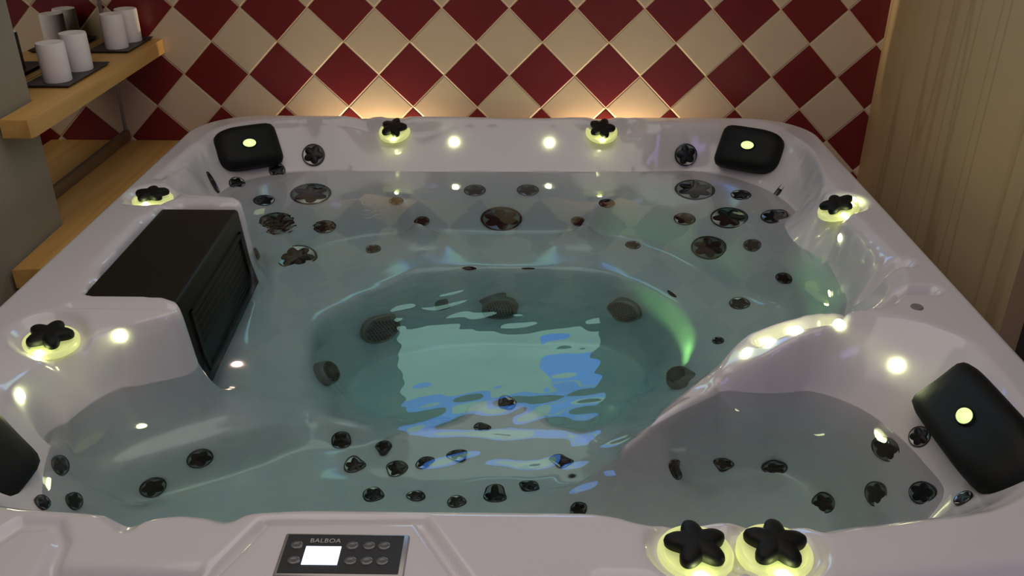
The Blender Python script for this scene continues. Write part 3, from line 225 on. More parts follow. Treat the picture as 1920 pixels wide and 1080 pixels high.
JETS = [('b', -0.719, -0.3, 0.063), ('b', -0.789, -0.471, 0.058), ('s', -0.845, -0.375, 0.033), ('s', -0.947, -0.293, 0.025), ('s', -0.846, -0.193, 0.026), ('s', -0.736, -0.145, 0.036), ('s', -0.656, -0.424, 0.034), ('b', -0.713, -0.569, 0.060), ('s', -0.775, -0.729, 0.029), ('t', -0.449, -0.329, 0.023), ('t', -0.367, -0.381, 0.026), ('s', -0.211, -0.246, 0.035), ('s', -0.043, -0.244, 0.035), ('b', -0.125, -0.344, 0.064), ('t', 0.2, -0.328, 0.025), ('t', 0.113, -0.368, 0.026), ('t', -0.498, -0.512, 0.022), ('b', 0.478, -0.268, 0.062), ('b', 0.553, -0.445, 0.058), ('b', 0.479, -0.552, 0.056), ('s', 0.608, -0.328, 0.031), ('m', 0.669, -0.5, 0.043), ('s', 0.429, -0.404, 0.033), ('s', 0.584, -0.616, 0.030), ('t', 0.629, -0.79, 0.024), ('t', 0.511, -0.826, 0.027), ('t', 0.27, -0.471, 0.023), ('t', 0.427, -0.985, 0.015), ('s', 0.465, -0.133, 0.036), ('t', -0.443, -1.349, 0.02), ('t', -0.348, -1.375, 0.019), ('t', -0.403, -1.422, 0.023), ('t', -0.313, -1.434, 0.023), ('t', -0.256, -1.424, 0.020), ('t', -0.19, -1.405, 0.023), ('t', -0.144, -1.332, 0.02), ('t', -0.09, -1.273, 0.021), ('t', 0.029, -1.424, 0.020), ('t', -0.041, -1.487, 0.021), ('t', -0.351, -1.509, 0.021), ('t', -0.266, -1.514, 0.018), ('t', -0.182, -1.541, 0.019), ('t', -0.109, -1.52, 0.022), ('t', 0.048, -1.63, 0.020), ('t', -0.703, -1.466, 0.026), ('t', -0.779, -1.528, 0.025), ('s', -0.884, -1.63, 0.026), ('s', -0.832, -1.699, 0.021), ('s', -0.847, -1.755, 0.015), ('t', 0.231, -1.558, 0.021), ('t', 0.345, -1.466, 0.023), ('t', 0.453, -1.457, 0.027), ('s', 0.522, -1.56, 0.025), ('s', 0.617, -1.556, 0.031), ('s', 0.585, -1.625, 0.029), ('s', 0.63, -1.687, 0.027), ('s', 0.645, -1.775, 0.016), ('s', 0.66, -1.576, 0.02)]
SUCTIONS = [('grille', -0.455, -0.769, 0.059), ('grille', -0.122, -0.661, 0.053), ('grille', 0.233, -0.709, 0.050), ('grille', -0.543, -1.075, 0.040), ('grille', 0.325, -1.112, 0.036), ('drain', -0.284, -0.673, 0.020)]
LEDS_GLINT = [(-0.283, -0.105), (0.026, -0.101), (0.737, -0.837), (0.658, -1.434), (-0.845, -1.391), (-0.944, -1.587), (0.392, -1.369), (0.433, -1.36), (0.483, -1.354), (0.561, -1.355), (-0.724, -1.128)]  # last entry is the added glint disc, the others are lamps
SLOTS = [(-0.21, -0.6), (-0.042, -0.598), (0.348, -0.745), (-0.991, -0.376), (0.715, -0.35)]
VALVES = [(-0.479, -0.076, 0), (0.195, -0.081, 0), (0.749, -0.759, 0.3), (-1.019, -0.741, 0.5), (-0.963, -1.427, 0.25), (0.178, -1.983, 0.45), (0.285, -1.979, 0.2)]

# ------------------------------------------------------------------ height map of the moulded shell
H=.004
X0,X1,Y0,Y1=-1.105,.851,-2.115,-.035
NX=int(round((X1-X0)/H))+1; NY=int(round((Y1-Y0)/H))+1
def in_poly(px,py,poly):
    ins=np.zeros(px.shape,bool); n=len(poly)
    for i in range(n):
        x1,y1=poly[i][:2]; x2,y2=poly[(i+1)%n][:2]
        if y1==y2: continue
        ins^=((y1>py)!=(y2>py))&(px<(x2-x1)*(py-y1)/(y2-y1)+x1)
    return ins
def seg_dist(px,py,pts,closed=False):
    best=np.full(px.shape,9.); val=np.zeros(px.shape)
    n=len(pts)
    for i in range(n if closed else n-1):
        a=pts[i]; b=pts[(i+1)%n]; dx,dy=b[0]-a[0],b[1]-a[1]
        t=np.clip(((px-a[0])*dx+(py-a[1])*dy)/(dx*dx+dy*dy+1e-12),0,1)
        d=np.hypot(px-a[0]-t*dx,py-a[1]-t*dy); m=d<best
        best[m]=d[m]
        if len(a)>2: val[m]=(a[2]+t*(b[2]-a[2]))[m]
    return best,val
def smooth_line(pts,closed=False,it=2):
    pts=[tuple(p) for p in pts]
    for _ in range(it):
        out=[] if closed else [pts[0]]
        n=len(pts)
        for i in range(n if closed else n-1):
            a=pts[i]; b=pts[(i+1)%n]
            out.append(tuple(.75*p+.25*q for p,q in zip(a,b))); out.append(tuple(.25*p+.75*q for p,q in zip(a,b)))
        if not closed: out.append(pts[-1])
        pts=out
    return pts
def blur(z,n):
    for _ in range(n):
        p=np.pad(z,1,mode='edge'); z=(p[:-2,1:-1]+p[2:,1:-1]+p[1:-1,:-2]+p[1:-1,2:]+4*z)/8
    return z
def solve(rim,lines,fills,free):
    """height map of the tub: flat rim outside 'rim', membrane through the contour lines inside"""
    def level(k):
        h=H*k; gx=np.arange(X0,X1+1e-9,h); gy=np.arange(Y0,Y1+1e-9,h)
        px,py=np.meshgrid(gx,gy)
        z=np.zeros(px.shape); dr,_=seg_dist(px,py,rim,True)
        fix=~in_poly(px,py,rim)&(dr>.018)
        for poly in free: fix&=~in_poly(px,py,poly)
        rimfix=fix.copy()
        for poly,zz in fills:
            m=in_poly(px,py,poly); z[m]=zz; fix|=m
        ins=in_poly(px,py,rim)&(dr>.010)
        for li,(pts,closed) in enumerate(lines):
            d,v=seg_dist(px,py,pts,closed); m=(d<h*.72)&(~rimfix if li==len(lines)-1 else ins); z[m]=v[m]; fix|=m
        return gx,gy,px,py,z,fix
    prev=None
    for k in (16,8,4,2,1):
        gx,gy,px,py,z,fix=level(k)
        if prev is None: cur=np.where(fix,z,-.3)
        else:
            ogx,ogy,oz=prev
            ix=np.clip((px-ogx[0])/(ogx[1]-ogx[0]),0,len(ogx)-1.001); iy=np.clip((py-ogy[0])/(ogy[1]-ogy[0]),0,len(ogy)-1.001)
            i0=ix.astype(int); j0=iy.astype(int); fx=ix-i0; fy=iy-j0
            cur=(oz[j0,i0]*(1-fx)+oz[j0,i0+1]*fx)*(1-fy)+(oz[j0+1,i0]*(1-fx)+oz[j0+1,i0+1]*fx)*fy
            cur=np.where(fix,z,cur)
        for _ in range(400 if k>1 else 120):
            p=np.pad(cur,1,mode='edge'); n=(p[:-2,1:-1]+p[2:,1:-1]+p[1:-1,:-2]+p[1:-1,2:])/4
            cur=np.where(fix,z,n)
        prev=(gx,gy,cur)
    cur=blur(cur,5); low=blur(cur,45); w=np.clip((-.175-cur)/.06,0,1)
    return gx,gy,px,py,cur*(1-w)+low*w

RIMZ=.80; ZW=-.145
gx,gy,PX,PY,Z=solve(RIM,LINES,FILLS,FREE)
def gauss_groove(pts,width,depth,closed=False):
    global Z
    d,_=seg_dist(PX,PY,pts,closed); Z=Z-depth*np.exp(-(d/width)**2)
def dish(x,y,r,depth,soft=.012):
    global Z
    d=np.hypot(PX-x,PY-y); Z=Z-depth/(1+np.exp((d-r)/soft*3))
def step(poly,depth,soft=.01):
    global Z
    d,_=seg_dist(PX,PY,poly,True); s=np.where(in_poly(PX,PY,poly),d,-d); Z=Z-depth/(1+np.exp(-s/soft*3))
# control panel housing, embossed ridges and grooves of the rim
step([(-.46,-2.08),(-.405,-1.955),(-.20,-1.95),(-.12,-2.08)],-.010,.008)
step([(-.665,-2.3),(-.665,-2.042),(-.475,-2.042),(-.475,-2.3)],.022,.014)
step([(.02,-2.3),(.05,-2.050),(.34,-2.052),(.66,-2.005),(.85,-1.98),(.9,-2.3)],.022,.016)
gauss_groove([(-.465,-2.08),(-.410,-1.950),(-.195,-1.945),(-.115,-2.08)],.009,.015)
gauss_groove([(-.80,-2.04),(-.765,-1.985),(-.748,-1.955),(-.70,-1.955),(-.675,-1.99),(-.665,-2.06)],.010,.011)
gauss_groove([(.60,-1.285),(.68,-1.27),(.73,-1.24),(.79,-1.24)],.013,.030)
gauss_groove([(.425,-1.342),(.44,-1.340),(.50,-1.338),(.56,-1.338)],.015,.032)
gauss_groove([(.56,-1.325),(.62,-1.305),(.68,-1.285)],.014,.018)
gauss_groove([(.715,-1.105),(.75,-1.10),(.785,-1.11)],.014,.026)
gauss_groove([(-1.04,-.62),(-1.03,-.45),(-.99,-.30),(-.95,-.2)],.012,.006)
gauss_groove([(.77,-.35),(.75,-.50),(.75,-.70)],.012,.008)
gauss_groove([(-.955,-.800),(-1.0,-.800),(-1.06,-.800)],.008,.004)
gauss_groove([(-.96,-1.335),(-.85,-1.335),(-.75,-1.335)],.009,.008)
for x,y,s in VALVES: dish(x,y,*((.050,.006) if y>-.4 else (.064,.018)))

OX0,OX1,OY0,OY1=X0,X1,Y0,Y1; CR=.20
def rr(px,py):
    """signed distance to the rounded outline of the tub and its gradient"""
    cx,cy=(OX0+OX1)/2,(OY0+OY1)/2; hx,hy=(OX1-OX0)/2-CR,(OY1-OY0)/2-CR
    qx,qy=np.abs(px-cx)-hx,np.abs(py-cy)-hy
    mx,my=np.maximum(qx,0),np.maximum(qy,0); l=np.hypot(mx,my)
    d=l+np.minimum(np.maximum(qx,qy),0)-CR
    gxn=np.where(l>0,mx/np.maximum(l,1e-9),(qx>qy)*1.)*np.sign(px-cx); gyn=np.where(l>0,my/np.maximum(l,1e-9),(qy>=qx)*1.)*np.sign(py-cy)
    return d,gxn,gyn
D,GX,GY=rr(PX,PY)
VX=np.where(D>0,PX-D*GX,PX); VY=np.where(D>0,PY-D*GY,PY); DD=np.minimum(D,0)
ROUND=.014
Zr=Z-np.where(DD>-ROUND,ROUND-np.sqrt(np.maximum(ROUND**2-(DD+ROUND)**2,0)),0)
ZB=Z.copy()
def grid_mesh(name,vx,vy,vz,keep):
    ny,nx=vz.shape; vid=-np.ones(vz.shape,int)
    q=keep[:-1,:-1]&keep[1:,:-1]&keep[1:,1:]&keep[:-1,1:]
    used=np.zeros(vz.shape,bool); used[:-1,:-1]|=q; used[1:,:-1]|=q; used[1:,1:]|=q; used[:-1,1:]|=q
    vid[used]=np.arange(used.sum())
    co=np.stack([vx[used],vy[used],vz[used]],1).astype(np.float32)
    F=np.stack([vid[:-1,:-1][q],vid[:-1,1:][q],vid[1:,1:][q],vid[1:,:-1][q]],1).astype(np.int32)
    me=bpy.data.meshes.new(name); me.vertices.add(len(co)); me.vertices.foreach_set('co',co.ravel())
    me.loops.add(F.size); me.loops.foreach_set('vertex_index',F.ravel())
    me.polygons.add(len(F)); me.polygons.foreach_set('loop_start',np.arange(0,F.size,4,dtype=np.int32)); me.polygons.foreach_set('loop_total',np.full(len(F),4,np.int32))
    me.polygons.foreach_set('use_smooth',[True]*len(F)); me.update(calc_edges=True); me.validate(); return me
def height(x,y):
    i=int(round((x-gx[0])/H)); j=int(round((y-gy[0])/H)); i=min(max(i,0),len(gx)-1); j=min(max(j,0),len(gy)-1); return ZB[j,i]
ZS=blur(ZB,30); GZY,GZX=np.gradient(ZS,H)
def normal(x,y):
    i=int(round((x-gx[0])/H)); j=int(round((y-gy[0])/H)); i=min(max(i,0),len(gx)-1); j=min(max(j,0),len(gy)-1)
    return Vector((-GZX[j,i],-GZY[j,i],1)).normalized()

# ------------------------------------------------------------------ room
def room():
    st=lambda n,bm,m: tag(obj(n,bm,m,smooth=False),kind='structure')
    st('wall_back',box(-1.75,1.30,0,.12,0,2.8),M_TILE)
    st('wall_left',box(-1.95,-1.40,-.70,0,0,2.8),M_PLASTER)
    st('wall_pier',box(-1.95,-1.295,-4.6,-.70,0,2.8),M_PLASTER)
    st('wall_right',box(1.08,1.22,-1.034,0,0,2.8),M_CREAM)
    st('door_1',box(1.13,1.18,-2.0,-1.036,0,2.8),M_DARK)
    st('wall_right_front',box(1.08,1.22,-4.6,-2.0,0,2.8),M_PLASTER)
    st('wall_front',box(-1.95,1.3,-4.72,-4.6,0,2.6),M_PAINT)
    st('ceiling',box(-1.95,1.3,-4.72,.12,2.6,2.7),M_CEIL)
    st('floor',box(-1.95,1.3,-4.6,.12,-.1,0),M_FLOOR)
room()
def mirror():
    o=empty('wall_mirror',(-1.395,-.35,.735),'large frameless mirror in the left alcove above the wooden bench','mirror')
    obj('mirror_glass',box(-.002,.002,-.345,.335,.0,1.6),M_MIRROR,o,smooth=False)
    obj('corner_trim',box(-.003,.006,.335,.349,.0,1.6,.002),M_METAL,o)
    obj('bottom_rail',box(-.004,.012,-.345,.349,-.033,-.001,.002),M_WOODD,o)
mirror()
def shelf(name,poly,ztop,th,label,cat):
    bm=prism(poly,ztop-th,ztop,.004,2)
    return tag(obj(name,bm,M_WOOD),label,cat)
shelf('wall_shelf',[(-1.393,-.002),(-1.217,-.002),(-1.212,-.86),(-1.218,-.875),(-1.285,-.875),(-1.285,-.70),(-1.393,-.70)],1.037,.045,'thick pine shelf on the left wall carrying two candle trays','shelf')
shelf('wooden_bench',[(-1.393,-.002),(-1.13,-.002),(-1.13,-.965),(-1.285,-.985),(-1.290,-.70),(-1.393,-.70)],.70,.05,'low pine bench board between the mirror and the left side of the tub','bench')
def candle_set(cx,cy,ang,lab,tray_len,cands):
    M=Matrix.Rotation(ang,4,'Z'); t=bmesh.new()
    w,l=.062,tray_len/2
    bm=bmesh.new(); n=0
    outer=[(-w,-l),(w,-l),(w,l),(-w,l)]
    rings=[]
    for k,z in ((.86,0),(1,.008),(.97,.008),(.84,.003)):
        rings.append([bm.verts.new((x*k,y*(1-(1-k)*w/l),z)) for x,y in outer])
    for a,b in zip(rings,rings[1:]):
        for i in range(4): bm.faces.new((a[i],a[(i+1)%4],b[(i+1)%4],b[i]))
    bm.faces.new(rings[-1]); bm.faces.new(rings[0][::-1])
    o=obj('candle_tray',bm,M_TRAY,smooth=False); o.location=(cx,cy,1.0375); o.rotation_euler.z=ang
    tag(o,lab[0],'tray','dark trays under the candles')
    for (x,y,h,r),lb in zip(cands,lab[1:]):
        e=obj('pillar_candle',lathe([(0,0),(r*.98,0),(r,.003),(r,h-.005),(r*.97,h),(r*.85,h+.001),(r*.6,h-.001),(0,h-.002)],32),M_WAX,loc=(x,y,1.041))
        tag(e,lb,'candle','white pillar candles on the shelf')
candle_set(-1.302,-.475,.0,['dark slate tray under the nearer candle pair on the shelf','white pillar candle, nearest to the viewer on the wooden shelf','white pillar candle second from the front, on the nearer tray'],.26,[(-1.302,-.535,.100,.036),(-1.297,-.415,.100,.036)])
candle_set(-1.303,-.112,.0,['dark slate tray at the far end of the shelf by the tiles','white pillar candle on the far tray, the nearer of its pair','white pillar candle at the far end of the shelf against the tiles'],.205,[(-1.302,-.145,.100,.034),(-1.297,-.052,.098,.034)])

def screen_material():
    m=bpy.data.materials.new('tv_picture'); m.use_nodes=True; t=NT(m); nt=m.node_tree; b=nt.nodes['Principled BSDF']
    tc=nt.nodes.new('ShaderNodeTexCoord'); s=nt.nodes.new('ShaderNodeSeparateXYZ'); nt.links.new(tc.outputs['Object'],s.inputs[0])
    n=nt.nodes.new('ShaderNodeTexNoise'); n.inputs['Scale'].default_value=7; nt.links.new(tc.outputs['Object'],n.inputs['Vector'])
    w=t.math('MULTIPLY',t.math('SUBTRACT',n.outputs['Fac'],.5),.12)
    top=t.math('GREATER_THAN',t.math('ADD',s.outputs[2],w),.315)
    right=t.math('MULTIPLY',t.math('GREATER_THAN',s.outputs[0],.17),t.math('MULTIPLY',t.math('GREATER_THAN',s.outputs[2],.10),t.math('LESS_THAN',s.outputs[2],.27)))
    k=t.math('MAXIMUM',top,right)
    nt.links.new(t.mix(k,(.34,.60,.50),(.10,.38,1.3)),b.inputs['Emission Color']); b.inputs['Emission Strength'].default_value=4.6
    b.inputs['Base Color'].default_value=(.01,.01,.01,1); b.inputs['Roughness'].default_value=.3
    return m
def television():
    o=empty('wall_television',(-.145,-.03,1.30),'flat television on the tiled wall above the tub, seen mirrored in the water','television')
    obj('tv_housing',box(-.385,.385,-.012,.028,-.012,.435,.006),M_BLK,o)
    obj('screen',box(-.372,.372,-.0145,-.0125,.002,.421),screen_material(),o,smooth=False)
television()
def uplight(x,label):
    o=empty('wall_uplight',(x,-.017,.53),label,'lamp','uplights between the tub and the tiled wall')
    obj('lamp_body',lathe([(0,-.03),(.013,-.03),(.013,0),(.011,.0),(.010,-.004),(0,-.004)],20),M_METAL,o)
    obj('bulb',lathe([(0,-.0035),(.009,-.003),(.006,.002),(0,.003)],16),M_WARM,o)
    l=bpy.data.lights.new('uplight_beam','SPOT'); l.energy=42; l.color=(1,.80,.54); l.spot_size=math.radians(150); l.spot_blend=1; l.shadow_soft_size=.01
    q=bpy.data.objects.new('uplight_beam',l); C.objects.link(q); q.parent=o; q.location=(0,0,.006); q.rotation_euler=(PI-.05,0,0)
uplight(-.545,'small warm uplight behind the left half of the rear tub edge')
uplight(.235,'small warm uplight behind the right half of the rear tub edge')

# ------------------------------------------------------------------ the tub
tub=empty('hot_tub',(0,0,0),'large pearl white acrylic hot tub filled with water before the tiled wall','hot tub')
T=Matrix.Translation((0,0,RIMZ))
shell=link('shell',grid_mesh('shell',VX,VY,Zr+RIMZ,(D<H*1.05)),M_ACR,tub)
def outline(off,n=14):
    pts=[]; r=CR+off
    for cx,cy,a0 in ((OX1-CR,OY1-CR,0),(OX0+CR,OY1-CR,PI/2),(OX0+CR,OY0+CR,PI),(OX1-CR,OY0+CR,1.5*PI)):
        for i in range(n+1): a=a0+PI/2*i/n; pts.append((cx+r*math.cos(a),cy+r*math.sin(a)))
    return pts
def sweep(prof):
    bm=bmesh.new(); rings=[[bm.verts.new((x,y,z)) for x,y in outline(o)] for o,z in prof]
    n=len(rings[0])
    for a,b in zip(rings,rings[1:]):
        for i in range(n): bm.faces.new((a[i],a[(i+1)%n],b[(i+1)%n],b[i]))
    return bm
obj('rim_skirt',sweep([(-.002,RIMZ-.012),(.0005,RIMZ-.016),(0,RIMZ-.075),(-.006,RIMZ-.082),(-.03,RIMZ-.084)]),M_ACR,tub)
obj('cabinet',sweep([(-.03,RIMZ-.08),(-.03,.06),(-.045,.05),(-.045,0)]),M_CAB,tub)

# jets -------------------------------------------------------
def jet_meshes(star_n,big):
    ring=bmesh.new(); lathe([(.86,.10),(.90,.17),(.96,.18),(1.0,.12),(1.02,.0),(1.0,-.25)],36,bm=ring)
    dishb=lathe([(0,.02),(.45,.04),(.7,.10),(.88,.14)],36)
    st=lathe([(0,.24),(.25,.235),(.50,.21),(.80,.16),(.92,.12),(.93,.05)],60,star5(.17 if not big else .20,.75,star_n))
    out=[]
    for n,b in (('ring',ring),('dish',dishb),('star',st)):
        me=bpy.data.meshes.new(n); bmesh.ops.recalc_face_normals(b,faces=b.faces); b.to_mesh(me); b.free(); me.polygons.foreach_set('use_smooth',[True]*len(me.polygons)); out.append(me)
    out[0].materials.append(M_GLOSS); out[1].materials.append(M_DISH); out[2].materials.append(M_STAR)
    return out
JM={'b':jet_meshes(6,True),'m':jet_meshes(6,True),'s':jet_meshes(5,False),'t':jet_meshes(5,False)}
TOCAM=Vector((-.057,-2.88,.86))
for k,x,y,r in JETS:
    z=height(x,y)
    nrm=(normal(x,y)+Vector((0,-.22,.05))).normalized()
    M=frame_from(nrm,(0,0,1),(x,y,z+RIMZ+.004),random.uniform(0,6)) @ Matrix.Scale(r,4)
    me=JM[k]
    j=link('jet',me[0],None,tub,matrix=M)
    a=link('jet_dish',me[1],None,j); b=link('jet_star',me[2],None,j)
# suction covers -------------------------------------------
def suction(x,y,r,kind):
    z=height(x,y); nrm=(normal(x,y)+Vector((0,-.25,.15))).normalized()
    M=frame_from(nrm,(0,0,1),(x,y,z+RIMZ),.3)
    d=.030 if kind=='grille' else .004
    s=obj('suction_cover',lathe([(r*.98,-.03),(r,.0),(r*.98,d*.8),(r*.86,d),(r*.82,d*.86),(r*.4,d*1.02),(0,d*1.05)],40),M_GREY,tub,matrix=M)
    if kind!='grille': return
    bm=bmesh.new()
    for i in range(-5,6):
        for j in range(-5,6):
            px,py=i*r*.145,(j+.5*(i%2))*r*.145
            if px*px+py*py<(.74*r)**2:
                lathe([(r*.05,0),(r*.05,.002),(r*.03,.002),(0,.0006)],6,bm=bm)
                for v in bm.verts[-19:]: pass
                for v in list(bm.verts)[-(6*3+1):]: v.co+=Vector((px,py,d*1.0))
    obj('cover_holes',bm,M_HOLE,s,smooth=False)
for k,x,y,r in SUCTIONS: suction(x,y,r,k)
# flat slots and small drains --------------------------------
for x,y in SLOTS:
    M=frame_from(normal(x,y),(0,0,1),(x,y,height(x,y)+RIMZ+.001),0)
    w,h=(.020,.006) if y<-.45 else (.010,.036)
    b=obj('air_slot',lathe([(.0,.001),(.85,.001),(.9,.003),(1,.003),(1.03,-.002)],24),M_GLOSS,tub,matrix=M@Matrix.Diagonal((w,h,1,1)))
o=obj('air_button',lathe([(0,.002),(.011,.002),(.012,.001),(.013,-.003)],24),M_GREY,tub,loc=(.728,-1.318,RIMZ+height(.728,-1.318)+.001))
# little lamps and one added glint -------------------------------------------------
for i,(x,y) in enumerate(LEDS_GLINT):
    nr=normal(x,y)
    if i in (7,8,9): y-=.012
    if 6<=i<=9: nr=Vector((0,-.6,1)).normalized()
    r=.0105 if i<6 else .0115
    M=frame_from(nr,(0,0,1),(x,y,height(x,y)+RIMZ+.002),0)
    l=obj('led_or_glint',lathe([(r,-.006),(r,.001),(r*.8,.003),(0,.0045)],20),M_GLINT if i==10 else M_LEDC if i>5 else M_LEDW,tub,matrix=M)
    if i==10: l['label']='warm reddish glint in the water, added as a glowing disc'  # glowing disc added in place of a warm reflection, no lamp here
# diverter valves ------------------------------------------------
def valve(x,y,spin):
    z=height(x,y); nr=(normal(x,y)+Vector((0,0,1.5))).normalized()
    M=frame_from(nr,(0,1,0),(x,y,z+RIMZ),spin)
    v=obj('light_ring',lathe([(.051,-.004),(.051,.004),(.049,.0075),(.044,.0075),(.041,.004),(0,.004)],44),M_RING,tub,matrix=M)
    v['label']='glowing yellow green ring under a star knob'
    R=.044
    k=obj('star_knob',lathe([(0,.030),(R*.6,.0295),(R*.86,.027),(R*.97,.023),(R,.018),(R*.97,.012),(R*.6,.010),(.012,.009),(.012,.0)],80,star5(.20,.75,5)),M_FOAM,v)
    for a in (0,1.9):
        p=Vector((.047*math.cos(a-PI/2-spin+.0),.047*math.sin(a-PI/2-spin+.0),.010))
        b=obj('ring_lamp',lathe([(0,.004),(.005,.003),(.008,.0),(0,-.001)],14),M_LEDW,v,loc=p)
        if x<.7 or y<-1: break
for x,y,s in VALVES: valve(x,y,s)
# head pillows -----------------------------------------------------
def pillow(c,nrm,up,w,h,th,flip=1,label=None):
    M=frame_from(nrm,up,(c[0],c[1],c[2]+RIMZ),0)
    bm=bmesh.new(); n=48; prof=[(1.0,-.4),(1.02,.0),(1.0,.35),(.93,.72),(.8,.92),(.6,1.0),(.3,1.0),(0,1.0)]
    rings=[]
    for s,z in prof:
        if s==0: rings.append([bm.verts.new((0,0,th*.92))]); continue
        ring=[]
        for i in range(n):
            t=2*PI*i/n; ct,stt=math.cos(t),math.sin(t)
            p=8.0 if ct*flip<0 else 3.4
            rr_=(abs(ct)**p+abs(stt)**p)**(-1/p)
            x_,y_=rr_*ct*s*w/2,rr_*stt*s*h/2
            sag=.10*(y_/(h/2))**2 - .06
            ring.append(bm.verts.new((x_,y_,th*z*(1-.12*(x_/(w/2))**2)+sag*th*(s<.95))))
        rings.append(ring)
    for a,b in zip(rings,rings[1:]):
        for i in range(n):
            j=(i+1)%n
            if len(b)==1: bm.faces.new((a[i],a[j],b[0]))
            else: bm.faces.new((a[i],a[j],b[j],b[i]))
    p=obj('head_pillow',bm,M_FOAM,tub,matrix=M)
    e=obj('pillow_lamp',lathe([(1,0),(.96,.003),(0,.004)],28),M_GLOW,p,matrix=Matrix.Translation((0,0,th*.91))@Matrix.Diagonal((.021,.014,1,1)))
    rg=obj('lamp_bezel',lathe([(.95,.002),(1.0,.005),(1.12,.004),(1.18,0)],28),M_FOAM,p,matrix=Matrix.Translation((0,0,th*.91))@Matrix.Diagonal((.021,.014,1,1)))
pillow((-.925,-.212,-.055),(.42,-.62,.62),(-.3,.5,.9),.20,.135,.04,-1)
pillow((.650,-.205,-.055),(-.42,-.62,.62),(.3,.5,.9),.20,.135,.04,1)
pillow((.704,-1.672,-.040),(-.72,.05,.68),(.7,.05,.9),.30,.13,.045,1)
pillow((-.93,-1.80,-.06),(.85,.05,.5),(-.7,.05,.9),.27,.15,.04,-1)
# filter housing ---------------------------------------------------
def filter_box():
    zt=RIMZ-.006
    top=[(-.962,-1.296),(-.966,-.822),(-.772,-.822),(-.757,-1.310)]
    bot=[(-.962,-1.296),(-.966,-.822),(-.742,-.83),(-.722,-1.318)]
    bm=bmesh.new(); a=[bm.verts.new((x,y,zt)) for x,y in top]; b=[bm.verts.new((x,y,RIMZ-.285)) for x,y in bot]
    bm.faces.new(a); bm.faces.new(b[::-1])
    for i in range(4): bm.faces.new((a[i],a[(i+1)%4],b[(i+1)%4],b[i]))
    bmesh.ops.recalc_face_normals(bm,faces=bm.faces)
    bmesh.ops.bevel(bm,geom=list(bm.edges),offset=.008,segments=3,affect='EDGES',profile=.5)
    f=obj('filter_cover',bm,M_LID,tub)
    # recessed weir door with slats on the face towards the water
    g=bmesh.new()
    def P(u,v,o): # u along y 0..1 from near to far, v down 0..1
        x=-.757+(-.772+.757)*u; x+=(.033)*v; y=-1.31+.488*u+(-.008)*v
        return Vector((x+o,y,zt-.279*v))
    def bar(u0,u1,v0,v1,o0,o1):
        c=[P(u,v,o) for o in (o0,o1) for u,v in ((u0,v0),(u1,v0),(u1,v1),(u0,v1))]; vs=[g.verts.new(p) for p in c]
        for q in ((0,1,2,3),(7,6,5,4),(0,4,5,1),(1,5,6,2),(2,6,7,3),(3,7,4,0)): g.faces.new([vs[i] for i in q])
    bar(.08,.92,.16,.20,-.004,.006); bar(.08,.92,.78,.82,-.004,.006); bar(.08,.11,.16,.82,-.004,.006); bar(.89,.92,.16,.82,-.004,.006)
    for i in range(9): bar(.12,.88,.24+i*.06,.262+i*.06,-.004,.0015)
    obj('weir_grille',g,M_LID,f,smooth=False)
filter_box()
# control panel ----------------------------------------------------
def control_panel():
    zc=RIMZ+.0100
    cx,cy=-.288,-2.022
    e=bpy.data.objects.new('control_panel',None); 
    base=box(-.083,.083,-.038,.038,-.004,.004,.003)
    p=obj('control_panel',base,M_METAL,tub,loc=(cx,cy,zc))
    obj('panel_face',box(-.078,.076,-.034,.034,.004,.0048),M_BLK,p,smooth=False)
    obj('lcd_screen',box(-.050,-.004,-.020,.012,.0048,.0056),M_LCD,p,smooth=False)
    for bx,by in ((-.063,.014),(-.061,-.013),(.010,.014),(.012,-.013),(.032,.014),(.033,-.013),(.052,.014),(.053,-.013)):
        obj('button',lathe([(.0085,0),(.008,.0012),(.006,.002),(.004,.0016),(0,.0014)],24),M_BTN,p,matrix=Matrix.Translation((bx,by,.0048))@Matrix.Diagonal((1,.85,1,1)))
    cu=bpy.data.curves.new('brand_lettering','FONT'); cu.body='BALBOA'; cu.size=.0105; cu.extrude=.0001; cu.align_x='CENTER'; cu.space_character=1.05
    t=bpy.data.objects.new('brand_lettering',cu); C.objects.link(t); cu.materials.append(M_TEXT); t.parent=p; t.location=(-.027,.0195,.0050)
    bpy.context.view_layer.update()
    me=bpy.data.meshes.new_from_object(t.evaluated_get(bpy.context.evaluated_depsgraph_get())); l=t.location.copy(); bpy.data.objects.remove(t)
    q=link('brand_lettering',me,None,p,loc=l)
control_panel()
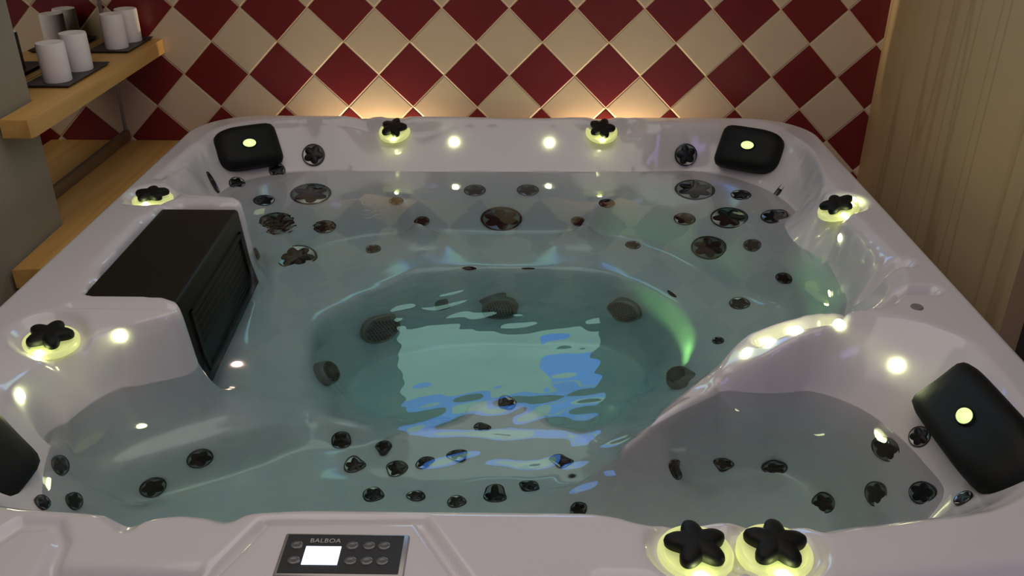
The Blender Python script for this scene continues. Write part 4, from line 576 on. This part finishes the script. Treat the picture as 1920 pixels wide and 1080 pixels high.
# underwater spa light that tints the right seat green -------------
def spa_light(loc,tgt,e,size,col):
    l=bpy.data.lights.new('spa_light','SPOT'); l.energy=e; l.color=col; l.spot_size=size; l.spot_blend=.6; l.shadow_soft_size=.015
    o=bpy.data.objects.new('spa_light',l); C.objects.link(o); o.parent=tub; o.location=loc; o.rotation_euler=(Vector(tgt)-Vector(loc)).to_track_quat('-Z','Y').to_euler()
spa_light((.56,-1.17,RIMZ-.27),(.745,-.96,RIMZ-.22),3.4,math.radians(62),(.30,1,.35))
spa_light((.325,-1.05,RIMZ-.47),(.365,-.86,RIMZ-.45),1.6,math.radians(55),(.45,1,.25))

# ------------------------------------------------------------------ water
def water():
    amp=.00006+.0013*np.exp(-(((PX-.08)/.36)**2+((PY+1.60)/.17)**2))+.00016*np.exp(-(((PX+.05)/.3)**2+((PY+1.05)/.25)**2))
    w=np.zeros(PX.shape)
    for i in range(26):
        lam=rng.uniform(.045,.13); th=rng.normal(1.75,.42); k=2*PI/lam; ph=rng.uniform(0,2*PI)
        w+=np.sin(k*(PX*math.cos(th)+PY*math.sin(th))+ph+1.2*np.sin(PX*9+i)+.9*np.sin(PY*7+2*i))*(lam/.08)
    w*=.42
    dg=np.zeros(PX.shape)
    for i in range(6):
        lam=rng.uniform(.035,.07); th=2.05+rng.normal(0,.15); dg+=np.sin(2*PI/lam*(PX*math.cos(th)+PY*math.sin(th))+rng.uniform(0,6)+2*np.sin(PX*8+i))*lam/.05
    dg*=.00016*np.exp(-(((PX+.28)/.20)**2+((PY+.98)/.16)**2))
    f=np.zeros(PX.shape)
    for i in range(30):
        lam=rng.uniform(.010,.028); th=rng.uniform(0,PI); k=2*PI/lam; f+=np.sin(k*(PX*math.cos(th)+PY*math.sin(th))+rng.uniform(0,6))
    fa=.00022*np.exp(-(((PX+.72)/.075)**2+((PY+.60)/.06)**2))+.00020*np.exp(-(((PX+.50)/.04)**2+((PY+.52)/.035)**2))+.00006*np.exp(-(((PX+.64)/.08)**2+((PY+.42)/.03)**2))
    z=ZW+dg+amp*w*.55+fa*f*.5
    keep=ZB<ZW+.012
    return z,keep
wz,wk=water()
wo=link('spa_water',grid_mesh('spa_water',PX,PY,wz+RIMZ,wk),M_WATER)
tag(wo,'clear blue green water filling the hot tub up to below its rim','water',kind='stuff')
